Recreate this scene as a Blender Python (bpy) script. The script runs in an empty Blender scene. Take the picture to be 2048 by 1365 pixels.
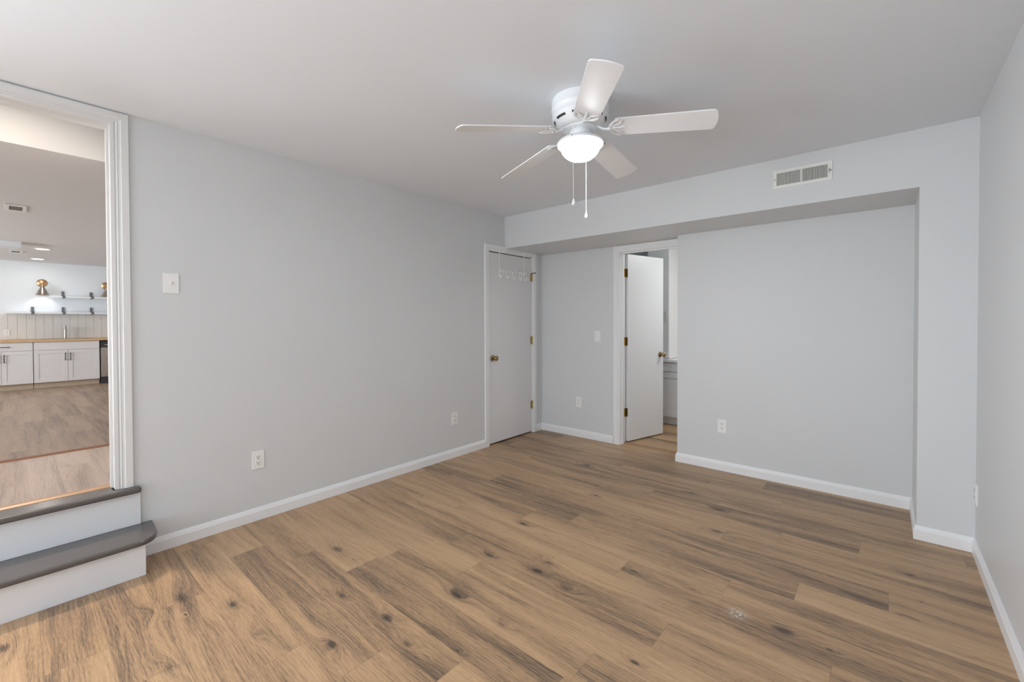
import bpy, bmesh, math, random
from mathutils import Vector, Matrix
random.seed(7)
sc = bpy.context.scene
PI = math.pi

# ------------------------------------------------------------------ camera
F = 865.73
cam_d = bpy.data.cameras.new('camera'); cam = bpy.data.objects.new('camera', cam_d)
sc.collection.objects.link(cam); sc.camera = cam
cam_d.sensor_fit = 'HORIZONTAL'; cam_d.sensor_width = 36.0
cam_d.lens = 36.0 * F / 2048.0
cam_d.shift_x = 0.0; cam_d.shift_y = (654.6 - 682.5) / 2048.0
cam_d.clip_start = 0.02; cam_d.clip_end = 100
_y, _p, _r = -0.7108, -0.0136, -0.003
_f = Vector((math.sin(_y)*math.cos(_p), math.cos(_y)*math.cos(_p), math.sin(_p)))
_rt = Vector((math.cos(_y), -math.sin(_y), 0)); _up = _rt.cross(_f)
_r2 = _rt*math.cos(_r) + _up*math.sin(_r); _u2 = -_rt*math.sin(_r) + _up*math.cos(_r)
m = Matrix((_r2, _u2, -_f)).transposed().to_4x4(); m.translation = Vector((3.1402, -3.5314, 1.3103))
cam.matrix_world = m

# ------------------------------------------------------------------ view / world
sc.view_settings.view_transform = 'Standard'; sc.view_settings.look = 'None'
sc.view_settings.gamma = 1.0; sc.view_settings.use_curve_mapping = False
sc.view_settings.exposure = 0.0
try:
    sc.cycles.max_bounces = 10; sc.cycles.diffuse_bounces = 7; sc.cycles.glossy_bounces = 4
    sc.cycles.use_denoising = True; sc.cycles.sample_clamp_indirect = 6.0
    sc.cycles.caustics_reflective = False; sc.cycles.caustics_refractive = False
except Exception: pass
w = bpy.data.worlds.new('sky'); sc.world = w; w.use_nodes = True
bg = w.node_tree.nodes['Background']; bg.inputs[0].default_value = (0.80, 0.88, 1.0, 1); bg.inputs[1].default_value = 1.6

# ------------------------------------------------------------------ lights
def area(name, loc, direction, sx, sy, power, col=(1, 1, 1), shape='RECTANGLE', spread=PI):
    d = bpy.data.lights.new(name, 'AREA'); d.shape = shape; d.size = sx
    if shape in ('RECTANGLE', 'ELLIPSE'): d.size_y = sy
    d.energy = power; d.color = col; d.spread = spread
    o = bpy.data.objects.new(name, d); sc.collection.objects.link(o)
    o.location = loc; o.rotation_euler = Vector(direction).to_track_quat('-Z', 'Y').to_euler()
    return o
# soft fill at an unseen rear window, added behind the camera
area('rear_window_fill', (1.75, -7.04, 1.25), (0, 1, 0), 2.9, 1.9, 9, (0.88, 0.94, 1.0))
area('ceiling_fill', (2.3, -7.2, 0.7), (0.1, 1, 0.7), 1.8, 1.2, 44, (0.76, 0.88, 1.0))  # added upward fill that brightens the ceiling
area('right_wall_fill', (-0.16, -5.6, 1.35), (1, 0.5, 0.08), 1.7, 1.3, 182, (0.90, 0.95, 1.0))  # added fill for the right wall, from an unseen side opening
# recessed lamp over the raised landing beyond the doorway
area('landing_lamp_light', (-0.70, -3.62, 2.86), (0, 0, -1), 0.14, 0.14, 15, (1.0, 0.80, 0.62), 'DISK', math.radians(100))
area('landing_header_fill', (-0.70, -3.62, 2.855), (0, 0, -1), 0.14, 0.14, 7, (1.0, 0.88, 0.76), 'DISK', math.radians(160))  # second, wider light added at the lamp to brighten the header face
# soft fill added at an unseen left window, and the kitchen's recessed lamps
area('kitchen_fill', (-5.5, -7.9, 1.4), (0, 1, 0.9), 3.5, 1.6, 240, (0.86, 0.93, 1.0))
KL = [(-7.15, -3.165), (-8.81, -3.17), (-6.15, -2.28), (-4.6, -5.2), (-7.15, -5.4)]
for (x, y) in KL:
    area('kitchen_downlight_light', (x, y, 2.488), (0, 0, -1), 0.13, 0.13, 3.5, (1.0, 0.95, 0.90), 'DISK')
area('bathroom_light', (2.2, 1.5, 2.3), (-0.3, -0.1, -1), 0.8, 0.6, 15, (1.0, 0.99, 0.97))

# ------------------------------------------------------------------ materials
def new_mat(name):
    m = bpy.data.materials.new(name); m.use_nodes = True
    return m, m.node_tree, m.node_tree.nodes['Principled BSDF']
def srgb(r, g, b):
    f = lambda c: (c/255/12.92) if c/255 <= 0.04045 else ((c/255+0.055)/1.055)**2.4
    return (f(r), f(g), f(b), 1)
def paint(name, col, rough=0.5, bump=0.0, scale=300, spec=0.5, metal=0.0, var=0.0):
    m, nt, b = new_mat(name)
    b.inputs['Base Color'].default_value = col
    b.inputs['Roughness'].default_value = rough; b.inputs['Metallic'].default_value = metal
    b.inputs['Specular IOR Level'].default_value = spec
    tc = nt.nodes.new('ShaderNodeTexCoord')
    n = nt.nodes.new('ShaderNodeTexNoise'); n.inputs['Scale'].default_value = scale; n.inputs['Detail'].default_value = 3
    nt.links.new(tc.outputs['Object'], n.inputs['Vector'])
    if bump > 0:
        bp = nt.nodes.new('ShaderNodeBump'); bp.inputs['Strength'].default_value = bump; bp.inputs['Distance'].default_value = 0.002
        nt.links.new(n.outputs['Fac'], bp.inputs['Height']); nt.links.new(bp.outputs['Normal'], b.inputs['Normal'])
    if var > 0:
        mx = nt.nodes.new('ShaderNodeMix'); mx.data_type = 'RGBA'
        mx.inputs[6].default_value = tuple(c*(1-var) for c in col[:3]) + (1,)
        mx.inputs[7].default_value = tuple(min(1, c*(1+var)) for c in col[:3]) + (1,)
        nt.links.new(n.outputs['Fac'], mx.inputs[0]); nt.links.new(mx.outputs[2], b.inputs['Base Color'])
    return m
def emit(name, col, strength):
    m, nt, b = new_mat(name)
    b.inputs['Base Color'].default_value = col
    b.inputs['Emission Color'].default_value = col; b.inputs['Emission Strength'].default_value = strength
    return m

M = {}
M['wall'] = paint('wall_paint', srgb(215, 217, 218), 0.42, 0.06, 260, 0.35)
M['ceil'] = paint('ceiling_paint', srgb(229, 233, 238), 0.7, 0.06, 200, 0.25)
M['trim'] = paint('trim_paint', srgb(236, 237, 238), 0.35, 0.0, 90, 0.5)
M['casing'] = paint('casing_paint', srgb(224, 224, 223), 0.4, 0.0, 90, 0.4)
M['rack'] = paint('white_rack_metal', srgb(250, 250, 250), 0.3)
M['door'] = paint('door_paint', srgb(228, 229, 230), 0.34, 0.03, 60, 0.5)
M['kceil'] = paint('kitchen_ceiling_paint', srgb(226, 224, 223), 0.6, 0.04, 200, 0.3)
M['kwall'] = paint('kitchen_wall_paint', srgb(232, 236, 238), 0.5, 0.03, 200, 0.4)
M['riser'] = paint('riser_paint', srgb(224, 226, 229), 0.4, 0.03, 60, 0.5)
M['tread'] = paint('tread_paint', srgb(92, 88, 86), 0.22, 0.015, 40, 0.6)
M['plate'] = paint('switch_plate_plastic', srgb(238, 238, 236), 0.3, 0, 50, 0.5)
M['slot'] = paint('dark_slot', srgb(40, 40, 42), 0.6)
M['fan'] = paint('fan_white_enamel', srgb(234, 236, 238), 0.35, 0.0, 50, 0.5)
M['blade'] = paint('fan_blade_white', srgb(240, 241, 243), 0.4, 0.03, 120, 0.4)
M['brass'] = paint('antique_brass', srgb(158, 136, 100), 0.28, 0, 30, 0.5, 1.0, 0.25)
M['hinge'] = paint('brass_hinge', srgb(176, 150, 84), 0.32, 0, 30, 0.5, 1.0, 0.3)
M['copper'] = paint('brushed_brass', srgb(214, 172, 128), 0.3, 0, 30, 0.5, 1.0)
M['nickel'] = paint('brushed_nickel', srgb(176, 166, 156), 0.26, 0, 30, 0.5, 1.0)
M['steel'] = paint('stainless_steel', srgb(196, 188, 178), 0.28, 0, 30, 0.5, 1.0, 0.08)
M['black'] = paint('black_metal', srgb(62, 60, 62), 0.45)
M['iron'] = paint('grey_iron_bracket', srgb(104, 106, 110), 0.4, 0, 30, 0.5)
M['bronze'] = paint('dark_bronze_pull', srgb(70, 60, 54), 0.35, 0, 30, 0.5, 0.6)
M['cab'] = paint('cabinet_paint', srgb(226, 223, 221), 0.4)
M['toe'] = paint('toe_kick_wood', srgb(196, 178, 156), 0.5, 0, 20, 0.4, 0, 0.1)
M['tan'] = paint('tan_floor_molding', srgb(158, 124, 92), 0.4, 0, 60, 0.5, 0, 0.08)
M['brown'] = paint('brown_stair_nosing', srgb(108, 74, 54), 0.4, 0, 60, 0.5, 0, 0.08)
M['vent'] = paint('register_enamel', srgb(232, 233, 229), 0.4)
M['vent_in'] = paint('register_shadow_box', srgb(74, 72, 62), 0.8)
M['ventk_in'] = paint('kitchen_register_inside', srgb(150, 128, 112), 0.6)
M['ctop'] = paint('bathroom_countertop', srgb(244, 244, 244), 0.15)
M['rubber'] = paint('dark_rubber', srgb(40, 38, 36), 0.6)
M['lamp'] = emit('lamp_diffuser', (1.0, 0.96, 0.9, 1), 9.0)
M['chain'] = paint('white_bead_chain', srgb(238, 238, 236), 0.4)
M['shiplap'] = paint('backsplash_board_paint', srgb(226, 223, 218), 0.45, 0.02, 100)
M['cloth'] = M['plate']

# frosted fan-light glass: part clear, part diffusing
def glass_mat():
    m, nt, b = new_mat('frosted_white_glass'); N = nt.nodes; L = nt.links
    out = N['Material Output']
    tr = N.new('ShaderNodeBsdfTransparent'); tr.inputs[0].default_value = (1, 1, 1, 1)
    tl = N.new('ShaderNodeBsdfTranslucent'); tl.inputs[0].default_value = (0.08, 0.08, 0.085, 1)
    b.inputs['Base Color'].default_value = (0.10, 0.105, 0.11, 1); b.inputs['Roughness'].default_value = 0.35
    b.inputs['Emission Color'].default_value = (0.95, 0.97, 1, 1); b.inputs['Emission Strength'].default_value = 0.95
    m1 = N.new('ShaderNodeMixShader'); m1.inputs[0].default_value = 0.2
    L.new(b.outputs[0], m1.inputs[1]); L.new(tl.outputs[0], m1.inputs[2])
    m2 = N.new('ShaderNodeMixShader'); m2.inputs[0].default_value = 0.3
    L.new(m1.outputs[0], m2.inputs[1]); L.new(tr.outputs[0], m2.inputs[2])
    L.new(m2.outputs[0], out.inputs[0])
    return m
M['glass'] = glass_mat()

def pane_mat():
    m, nt, b = new_mat('window_glass'); N = nt.nodes; L = nt.links
    tr = N.new('ShaderNodeBsdfTransparent'); mx = N.new('ShaderNodeMixShader'); mx.inputs[0].default_value = 0.9
    b.inputs['Roughness'].default_value = 0.03; b.inputs['Base Color'].default_value = (0.8, 0.9, 0.9, 1)
    L.new(b.outputs[0], mx.inputs[1]); L.new(tr.outputs[0], mx.inputs[2]); L.new(mx.outputs[0], N['Material Output'].inputs[0])
    return m
M['pane'] = pane_mat()

# wood plank floor: every plank is a quad with its own uv offset and random value
def wood(name, knots=(), light=(193, 160, 123), mid=(170, 138, 105), dark=(112, 93, 76), rough=0.36, contrast=0.58):
    m, nt, b = new_mat(name); N = nt.nodes; L = nt.links
    def math_(op, a, c=None, d=None):
        n = N.new('ShaderNodeMath'); n.operation = op
        for i, v in enumerate((a, c, d)):
            if v is None: continue
            if isinstance(v, (int, float)): n.inputs[i].default_value = v
            else: L.new(v, n.inputs[i])
        return n.outputs[0]
    uv = N.new('ShaderNodeUVMap'); uv.uv_map = 'UVMap'
    sep = N.new('ShaderNodeSeparateXYZ'); L.new(uv.outputs[0], sep.inputs[0])
    u, v = sep.outputs[0], sep.outputs[1]
    at = N.new('ShaderNodeAttribute'); at.attribute_name = 'plank'
    sa = N.new('ShaderNodeSeparateColor'); L.new(at.outputs['Color'], sa.inputs[0])
    rnd, edge_v = sa.outputs[0], sa.outputs[1]
    # knots placed in the floor's own coordinates
    tc = N.new('ShaderNodeTexCoord'); so = N.new('ShaderNodeSeparateXYZ'); L.new(tc.outputs['Object'], so.inputs[0])
    ox, oy = so.outputs[0], so.outputs[1]
    bumpf, darkf = None, None
    for (kx, ky, kr, ks) in knots:
        dx = math_('MULTIPLY', math_('SUBTRACT', ox, kx), 1/(kr*2.3))
        dy = math_('MULTIPLY', math_('SUBTRACT', oy, ky), 1/kr)
        d2 = math_('MULTIPLY_ADD', dx, dx, math_('MULTIPLY', dy, dy))
        g = math_('POWER', 2.718, math_('MULTIPLY', d2, -0.30))         # wide grain swirl
        s = math_('MULTIPLY', math_('POWER', 2.718, math_('MULTIPLY', d2, -2.2)), ks)   # dark heart
        s2 = math_('MULTIPLY', g, ks*0.30)
        s = math_('MAXIMUM', s, s2)
        bumpf = g if bumpf is None else math_('ADD', bumpf, g)
        darkf = s if darkf is None else math_('MAXIMUM', darkf, s)
    # slow warp of grain
    def noise(vec, sc_, det=3, rgh=0.55, dist=0.0):
        n = N.new('ShaderNodeTexNoise'); n.inputs['Scale'].default_value = sc_; n.inputs['Detail'].default_value = det
        n.inputs['Roughness'].default_value = rgh; n.inputs['Distortion'].default_value = dist
        L.new(vec, n.inputs['Vector']); return n.outputs['Fac']
    def comb(a, c, z=0.0):
        n = N.new('ShaderNodeCombineXYZ')
        for i, q in enumerate((a, c, z)):
            if isinstance(q, (int, float)): n.inputs[i].default_value = q
            else: L.new(q, n.inputs[i])
        return n.outputs[0]
    z = math_('MULTIPLY', rnd, 37.0)
    warp = noise(comb(math_('MULTIPLY', u, 1.3), math_('MULTIPLY', v, 5.0), z), 1.0, 2)
    vv = math_('ADD', v, math_('MULTIPLY', warp, 0.10))
    if bumpf is not None: vv = math_('ADD', vv, math_('MULTIPLY', bumpf, 0.05))
    broad = noise(comb(math_('MULTIPLY', u, 0.9), math_('MULTIPLY', vv, 11.0), z), 1.0, 3, 0.6)     # wide streaks
    streak = noise(comb(math_('MULTIPLY', u, 1.1), math_('MULTIPLY', vv, 46.0), z), 1.0, 3, 0.55)
    wv = N.new('ShaderNodeTexWave'); wv.wave_type = 'BANDS'; wv.bands_direction = 'Y'
    wv.inputs['Scale'].default_value = 24; wv.inputs['Distortion'].default_value = 3.0; wv.inputs['Detail'].default_value = 3
    wv.inputs['Detail Scale'].default_value = 0.8
    L.new(comb(math_('MULTIPLY', u, 0.35), vv, z), wv.inputs['Vector']); rings = wv.outputs['Fac']
    fine = noise(comb(math_('MULTIPLY', u, 7.0), math_('MULTIPLY', v, 400.0), z), 1.0, 2, 0.7)
    pores = noise(comb(math_('MULTIPLY', u, 28.0), math_('MULTIPLY', v, 620.0), z), 1.0, 1, 0.5)
    # tone 0..1
    t = math_('MULTIPLY', math_('SUBTRACT', broad, 0.5), 2.3*contrast)
    t = math_('MULTIPLY_ADD', math_('SUBTRACT', streak, 0.5), 0.9*contrast, t)
    t = math_('MULTIPLY_ADD', math_('SUBTRACT', rings, 0.5), 0.10, t)
    t = math_('MULTIPLY_ADD', math_('SUBTRACT', fine, 0.5), 0.95, t)
    t = math_('MULTIPLY_ADD', math_('SUBTRACT', pores, 0.5), 0.75, t)
    t = math_('MULTIPLY_ADD', math_('SUBTRACT', rnd, 0.5), 0.62*contrast, t)
    t = math_('ADD', t, 0.60)
    if darkf is not None: t = math_('SUBTRACT', t, math_('MULTIPLY', darkf, 1.0))
    cr = N.new('ShaderNodeValToRGB'); L.new(t, cr.inputs[0]); e = cr.color_ramp.elements
    e[0].position = -0.0; e[0].color = srgb(*[c*0.72 for c in dark]); e[1].position = 1.0; e[1].color = srgb(*light)
    x = e.new(0.24); x.color = srgb(*dark); x = e.new(0.58); x.color = srgb(*mid)
    # seams: uv2 holds distance to the plank's edges
    at2 = N.new('ShaderNodeUVMap'); at2.uv_map = 'edge'
    s2_ = N.new('ShaderNodeSeparateXYZ'); L.new(at2.outputs[0], s2_.inputs[0])
    def edged(c, half):
        a = math_('SUBTRACT', half, math_('ABSOLUTE', c)); return a
    # edge.x in [0,len], edge.y in [0,width]; half sizes come through colour channels g (len) and b (width)
    ex = math_('MINIMUM', s2_.outputs[0], math_('SUBTRACT', math_('MULTIPLY', sa.outputs[1], 4.0), s2_.outputs[0]))
    ey = math_('MINIMUM', s2_.outputs[1], math_('SUBTRACT', sa.outputs[2], s2_.outputs[1]))
    ed = math_('MINIMUM', ex, ey)
    mask = N.new('ShaderNodeMapRange'); mask.inputs[1].default_value = 0.0004; mask.inputs[2].default_value = 0.0022
    mask.inputs[3].default_value = 0.28; mask.inputs[4].default_value = 0.0; L.new(ed, mask.inputs[0])
    mx = N.new('ShaderNodeMix'); mx.data_type = 'RGBA'; mx.inputs[7].default_value = srgb(86, 66, 52)
    L.new(mask.outputs[0], mx.inputs[0]); L.new(cr.outputs[0], mx.inputs[6])
    last = mx.outputs[2]
    if knots:   # pale scuff on the boards
        sx = math_('MULTIPLY', math_('SUBTRACT', ox, 2.65), 1/0.035); sy = math_('MULTIPLY', math_('SUBTRACT', oy, -1.424), 1/0.030)
        sd = math_('POWER', 2.718, math_('MULTIPLY', math_('MULTIPLY_ADD', sx, sx, math_('MULTIPLY', sy, sy)), -1.0))
        sn = noise(tc.outputs['Object'], 90.0, 2)
        sm = math_('MULTIPLY', math_('MULTIPLY', sd, math_('MAXIMUM', math_('SUBTRACT', sn, 0.42), 0.0)), 4.5)
        sm = math_('MINIMUM', sm, 0.75)
        m3 = N.new('ShaderNodeMix'); m3.data_type = 'RGBA'; m3.inputs[7].default_value = srgb(214, 210, 204)
        L.new(sm, m3.inputs[0]); L.new(last, m3.inputs[6]); last = m3.outputs[2]
    L.new(last, b.inputs['Base Color'])
    b.inputs['Specular IOR Level'].default_value = 0.45
    rr = N.new('ShaderNodeMapRange'); rr.inputs[3].default_value = rough+0.10; rr.inputs[4].default_value = rough-0.04
    L.new(streak, rr.inputs[0]); L.new(rr.outputs[0], b.inputs['Roughness'])
    bp = N.new('ShaderNodeBump'); bp.inputs['Strength'].default_value = 0.25; bp.inputs['Distance'].default_value = 0.0012
    h = math_('SUBTRACT', math_('MULTIPLY_ADD', fine, 0.5, math_('MULTIPLY', rings, 0.5)), math_('MULTIPLY', mask.outputs[0], 2.0))
    L.new(h, bp.inputs['Height']); L.new(bp.outputs[0], b.inputs['Normal'])
    return m

KNOTS = [(0.761, -2.311, 0.034, 0.6), (1.379, -1.383, 0.017, 0.9), (1.474, -1.794, 0.014, 0.7), (1.771, -1.741, 0.02, 1), (1.596, -2.152, 0.017, 0.95), (1.484, -2.46, 0.026, 0.75), (1.185, -2.512, 0.012, 0.45), (1.68, -2.493, 0.02, 0.4), (1.449, -2.691, 0.018, 0.85), (1.77, -1.64, 0.02, 0.5), (1.506, -0.672, 0.016, 0.8), (1.965, -1.772, 0.02, 0.3), (2.423, -1.983, 0.013, 0.95), (1.892, -2.157, 0.014, 0.2), (1.86, -2.385, 0.008, 0.6), (0.929, -2.308, 0.01, 0.5), (1.57, -1.411, 0.015, 0.35), (1.1, -0.112, 0.022, 0.6), (0.637, -1.625, 0.008, 0.5), (2.279, -0.346, 0.017, 0.9), (2.358, -0.677, 0.024, 0.6), (2.156, -1.413, 0.016, 0.55), (2.823, -1.416, 0.034, 0.7), (2.984, -1.42, 0.008, 0.8), (3.247, -0.528, 0.015, 0.8), (3.277, -0.782, 0.005, 1), (3.1, 0.065, 0.005, 1), (2.031, -0.162, 0.014, 0.7), (2.441, -1.376, 0.01, 0.3), (3.221, -0.955, 0.014, 0.15), (0.62, -3.012, 0.034, 0.5), (0.859, -2.873, 0.014, 0.9), (1.149, -2.877, 0.018, 0.2), (0.463, -3.563, 0.026, 0.75), (0.636, -3.125, 0.022, 0.15), (1.098, -3.155, 0.02, 0.25), (0.778, -3.03, 0.006, 0.9)]
M['floor'] = wood('oak_plank_floor', KNOTS)
M['kfloor'] = wood('kitchen_plank_floor', (), light=(178, 152, 128), mid=(160, 134, 112), dark=(128, 106, 90), rough=0.34, contrast=0.6)
M['landing'] = wood('landing_plank_floor', ((-0.55, -3.62, .05, .15), (-0.75, -3.3, .04, .1)), light=(158, 146, 137), mid=(146, 133, 124), dark=(122, 110, 102), rough=0.30, contrast=0.5)
def butcher():
    m = wood('butcher_block', (), light=(226, 190, 142), mid=(208, 168, 120), dark=(180, 136, 94), rough=0.4, contrast=0.8)
    return m

# ------------------------------------------------------------------ mesh helpers
def link(o, parent=None):
    sc.collection.objects.link(o)
    if parent is not None: o.parent = parent
    return o
def obj(name, bm, mat, parent=None, smooth=False, bevel=0.0, seg=2, autosm=True):
    bmesh.ops.recalc_face_normals(bm, faces=bm.faces)
    me = bpy.data.meshes.new(name); bm.to_mesh(me); bm.free()
    if isinstance(mat, (list, tuple)):
        for q in mat: me.materials.append(M[q])
    else: me.materials.append(M[mat])
    o = bpy.data.objects.new(name, me); link(o, parent)
    if smooth:
        for p in me.polygons: p.use_smooth = True
        try: me.set_sharp_from_angle(angle=math.radians(40))
        except Exception: pass
    if bevel > 0:
        b = o.modifiers.new('bevel', 'BEVEL'); b.width = bevel; b.segments = seg; b.limit_method = 'ANGLE'; b.angle_limit = math.radians(40)
    return o
def struct(name, bm, mat, parent=None, label=None, **k):
    o = obj(name, bm, mat, parent, **k)
    if parent is None:
        o['kind'] = 'structure'
        if label: o['label'] = label
    return o
def thing(name, label, cat, loc=(0, 0, 0), group=None, rotz=0):
    o = bpy.data.objects.new(name, None); sc.collection.objects.link(o); o.empty_display_size = 0.05
    o.location = loc; o.rotation_euler = (0, 0, rotz)
    tag(o, label, cat, group); return o
def tag(o, label, cat, group=None):
    o['label'] = label; o['category'] = cat
    if group: o['group'] = group
def BM(): return bmesh.new()
def box(bm, x0, x1, y0, y1, z0, z1, mi=0):
    vs = [bm.verts.new((x, y, z)) for x in (x0, x1) for y in (y0, y1) for z in (z0, z1)]
    for f in ((0, 1, 3, 2), (4, 6, 7, 5), (0, 4, 5, 1), (2, 3, 7, 6), (0, 2, 6, 4), (1, 5, 7, 3)):
        fc = bm.faces.new([vs[i] for i in f]); fc.material_index = mi
    return vs
def bxm(*a):
    bm = BM(); box(bm, *a); return bm
def lathe(bm, prof, seg=48, axis='z', c=(0, 0, 0), close=True, mi=0):
    rings = []
    for r, h in prof:
        ring = []
        for i in range(seg):
            a = 2*PI*i/seg; p = (r*math.cos(a), r*math.sin(a), h)
            if axis == 'x': p = (h, p[0], p[1])
            elif axis == 'y': p = (p[0], h, p[1])
            ring.append(bm.verts.new((c[0]+p[0], c[1]+p[1], c[2]+p[2])))
        rings.append(ring)
    for a, b in zip(rings, rings[1:]):
        for i in range(seg):
            j = (i+1) % seg
            f = bm.faces.new((a[i], a[j], b[j], b[i])); f.material_index = mi
    if close:
        for r in (rings[0], rings[-1]):
            try: bm.faces.new(r).material_index = mi
            except Exception: pass
    return bm
def cyl(bm, p0, p1, r, seg=16, r1=None, mi=0):
    tube(bm, [p0, p1], [r, r if r1 is None else r1], seg, mi)
def tube(bm, pts, r, seg=10, mi=0, flat=1.0):
    pts = [Vector(p) for p in pts]; n = len(pts)
    if not isinstance(r, (list, tuple)): r = [r]*n
    prev = None; rings = []
    for i, p in enumerate(pts):
        t = (pts[min(i+1, n-1)] - pts[max(i-1, 0)]).normalized()
        if prev is None:
            ref = Vector((0, 0, 1)) if abs(t.z) < 0.9 else Vector((0, 1, 0))
            a = t.cross(ref).normalized()
        else: a = (prev - t*prev.dot(t)).normalized()
        prev = a; b_ = t.cross(a).normalized()
        rings.append([bm.verts.new(p + a*(r[i]*math.cos(2*PI*k/seg)) + b_*(r[i]*flat*math.sin(2*PI*k/seg))) for k in range(seg)])
    for q, s in zip(rings, rings[1:]):
        for k in range(seg):
            bm.faces.new((q[k], q[(k+1) % seg], s[(k+1) % seg], s[k])).material_index = mi
    for q in (rings[0], rings[-1]):
        bm.faces.new(q).material_index = mi
def prism(bm, poly, axis, a0, a1, mi=0):
    """poly in the two axes other than `axis` (ordered x,y,z), extruded from a0 to a1"""
    def P(q, a):
        if axis == 'x': return (a, q[0], q[1])
        if axis == 'y': return (q[0], a, q[1])
        return (q[0], q[1], a)
    A = [bm.verts.new(P(q, a0)) for q in poly]; B = [bm.verts.new(P(q, a1)) for q in poly]
    n = len(poly)
    bm.faces.new(A).material_index = mi; bm.faces.new(B).material_index = mi
    for i in range(n): bm.faces.new((A[i], A[(i+1) % n], B[(i+1) % n], B[i])).material_index = mi
def copy_tree(o, parent=None):
    c = o.copy(); sc.collection.objects.link(c)
    if parent is not None: c.parent = parent
    for ch in list(o.children): copy_tree(ch, c)
    return c

# ------------------------------------------------------------------ plank floors
def plank_floor(name, x0, x1, y0, y1, z, mat, row0=-0.974, wd=0.1777, L=1.2385, joints={}, seed=1, thick=0.05):
    rnd = random.Random(seed)
    bm = BM(); uvl = bm.loops.layers.uv.new('UVMap'); el = bm.loops.layers.uv.new('edge'); cl = bm.loops.layers.float_color.new('plank')
    i0 = math.floor((y0-row0)/wd) ; i1 = math.ceil((y1-row0)/wd)
    last = 0
    for i in range(i0, i1):
        ya, yb = row0+i*wd, row0+(i+1)*wd
        off = joints.get(i)
        if off is None: off = last + 0.31 + 0.5*rnd.random()
        last = off
        k0 = math.floor((x0-off)/L); k1 = math.ceil((x1-off)/L)
        for k in range(k0, k1):
            xa, xb = off+k*L, off+(k+1)*L
            cx0, cx1, cy0, cy1 = max(xa, x0), min(xb, x1), max(ya, y0), min(yb, y1)
            if cx1-cx0 < 1e-4 or cy1-cy0 < 1e-4: continue
            r = rnd.random(); du, dv = rnd.random()*50, rnd.random()*50; flip = rnd.choice((1, -1))
            vs = [bm.verts.new(p) for p in ((cx0, cy0, z), (cx1, cy0, z), (cx1, cy1, z), (cx0, cy1, z))]
            f = bm.faces.new(vs)
            for lp in f.loops:
                co = lp.vert.co
                lp[uvl].uv = (co.x+du, (co.y-ya)*flip+dv); lp[el].uv = (co.x-xa, co.y-ya)
                lp[cl] = (r, L/4.0, wd, 1)
    # underside slab
    box(bm, x0, x1, y0, y1, z-thick, z-0.001)
    me = bpy.data.meshes.new(name); bm.to_mesh(me); bm.free(); me.materials.append(M[mat])
    o = bpy.data.objects.new(name, me); link(o); return o

# rows counted from the seam at y=-0.974 ; measured end-joint positions
J = {-1: 2.826, 0: 3.162, -2: 2.56, 2: 2.67, 1: 2.405, -5: 2.44, 5: 2.075+0.0, 3: 3.04, 4: 3.48, -6: 0.245, -7: 1.042, -8: 1.015-0.0,
     -9: 0.675, -10: 0.393, -3: 0.855, -4: 0.52, -11: 1.357, -12: 0.652, -13: 1.10, -14: 0.79}
J[6] = 2.075; del J[5]
fl = plank_floor('floor', -0.13, 3.60, -7.00, 0.80, 0.0, 'floor', joints=J, seed=11)
fl['kind'] = 'structure'
o = plank_floor('floor_bathroom', 0.2, 2.9, 0.81, 2.50, 0.0, 'floor', seed=5, joints={}); o['kind'] = 'structure'
o = plank_floor('floor_kitchen', -9.50, -1.22, -8.0, -1.0, 0.07, 'kfloor', seed=3, row0=-2.9); o['kind'] = 'structure'
o = plank_floor('floor_landing', -1.19, -0.135, -4.6, -3.02, 0.405, 'landing', seed=8, row0=-3.7, thick=0.33, L=1.5); o['kind'] = 'structure'

# ------------------------------------------------------------------ walls, ceilings
H, HS, W, YN, YD, XJ, XL = 2.4435, 2.0997, 3.534, 0.5175, 0.6643, 3.292, 1.6826
# left wall with doorway (raised landing) and closet door opening
OY = -3.156; OZ = 2.385
bm = BM()
box(bm, -0.12, 0, -7.00, -6.45, 0, H); box(bm, -0.12, 0, -4.75, -4.07, 0, H); box(bm, -0.12, 0, -6.45, -4.75, 0, 0.7); box(bm, -0.12, 0, -6.45, -4.75, 2.0, H); box(bm, -0.12, 0, -4.07, OY, OZ, H); box(bm, -0.12, 0, -4.07, OY, 0, 0.368)
box(bm, -0.12, 0, OY, -0.262, 0, H); box(bm, -0.12, 0, -0.262, 0.489, 2.062, H); box(bm, -0.12, 0, 0.489, YD+0.12, 0, H)
struct('wall_left', bm, 'wall')
bm = BM(); box(bm, W, W+0.12, -7.00, 0.80, 0, H); struct('wall_right', bm, 'wall')
bm = BM()
# door wall (deepest), bumped-out niche wall, return at the right end, soffit
BX0, BX1, BZ = 1.018, 1.655, 2.045
box(bm, -0.12, BX0, YD, YD+0.12, 0, HS); box(bm, BX1, XL, YD, YD+0.12, 0, HS); box(bm, BX0, BX1, YD, YD+0.12, BZ, HS)
struct('wall_back', bm, 'wall')
bm = BM(); box(bm, XL, XJ, YN, YD+0.12, 0, HS); box(bm, XJ, W, 0, YD+0.12, 0, HS)
struct('wall_back_niche', bm, 'wall')
bm = BM(); box(bm, -0.119, W, 0, YD+0.12, HS, H-0.0005); struct('wall_back_soffit', bm, 'wall')
bm = BM(); box(bm, -0.12, W+0.12, -7.00, 0.80, H, H+0.1); struct('ceiling', bm, 'ceil')
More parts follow.
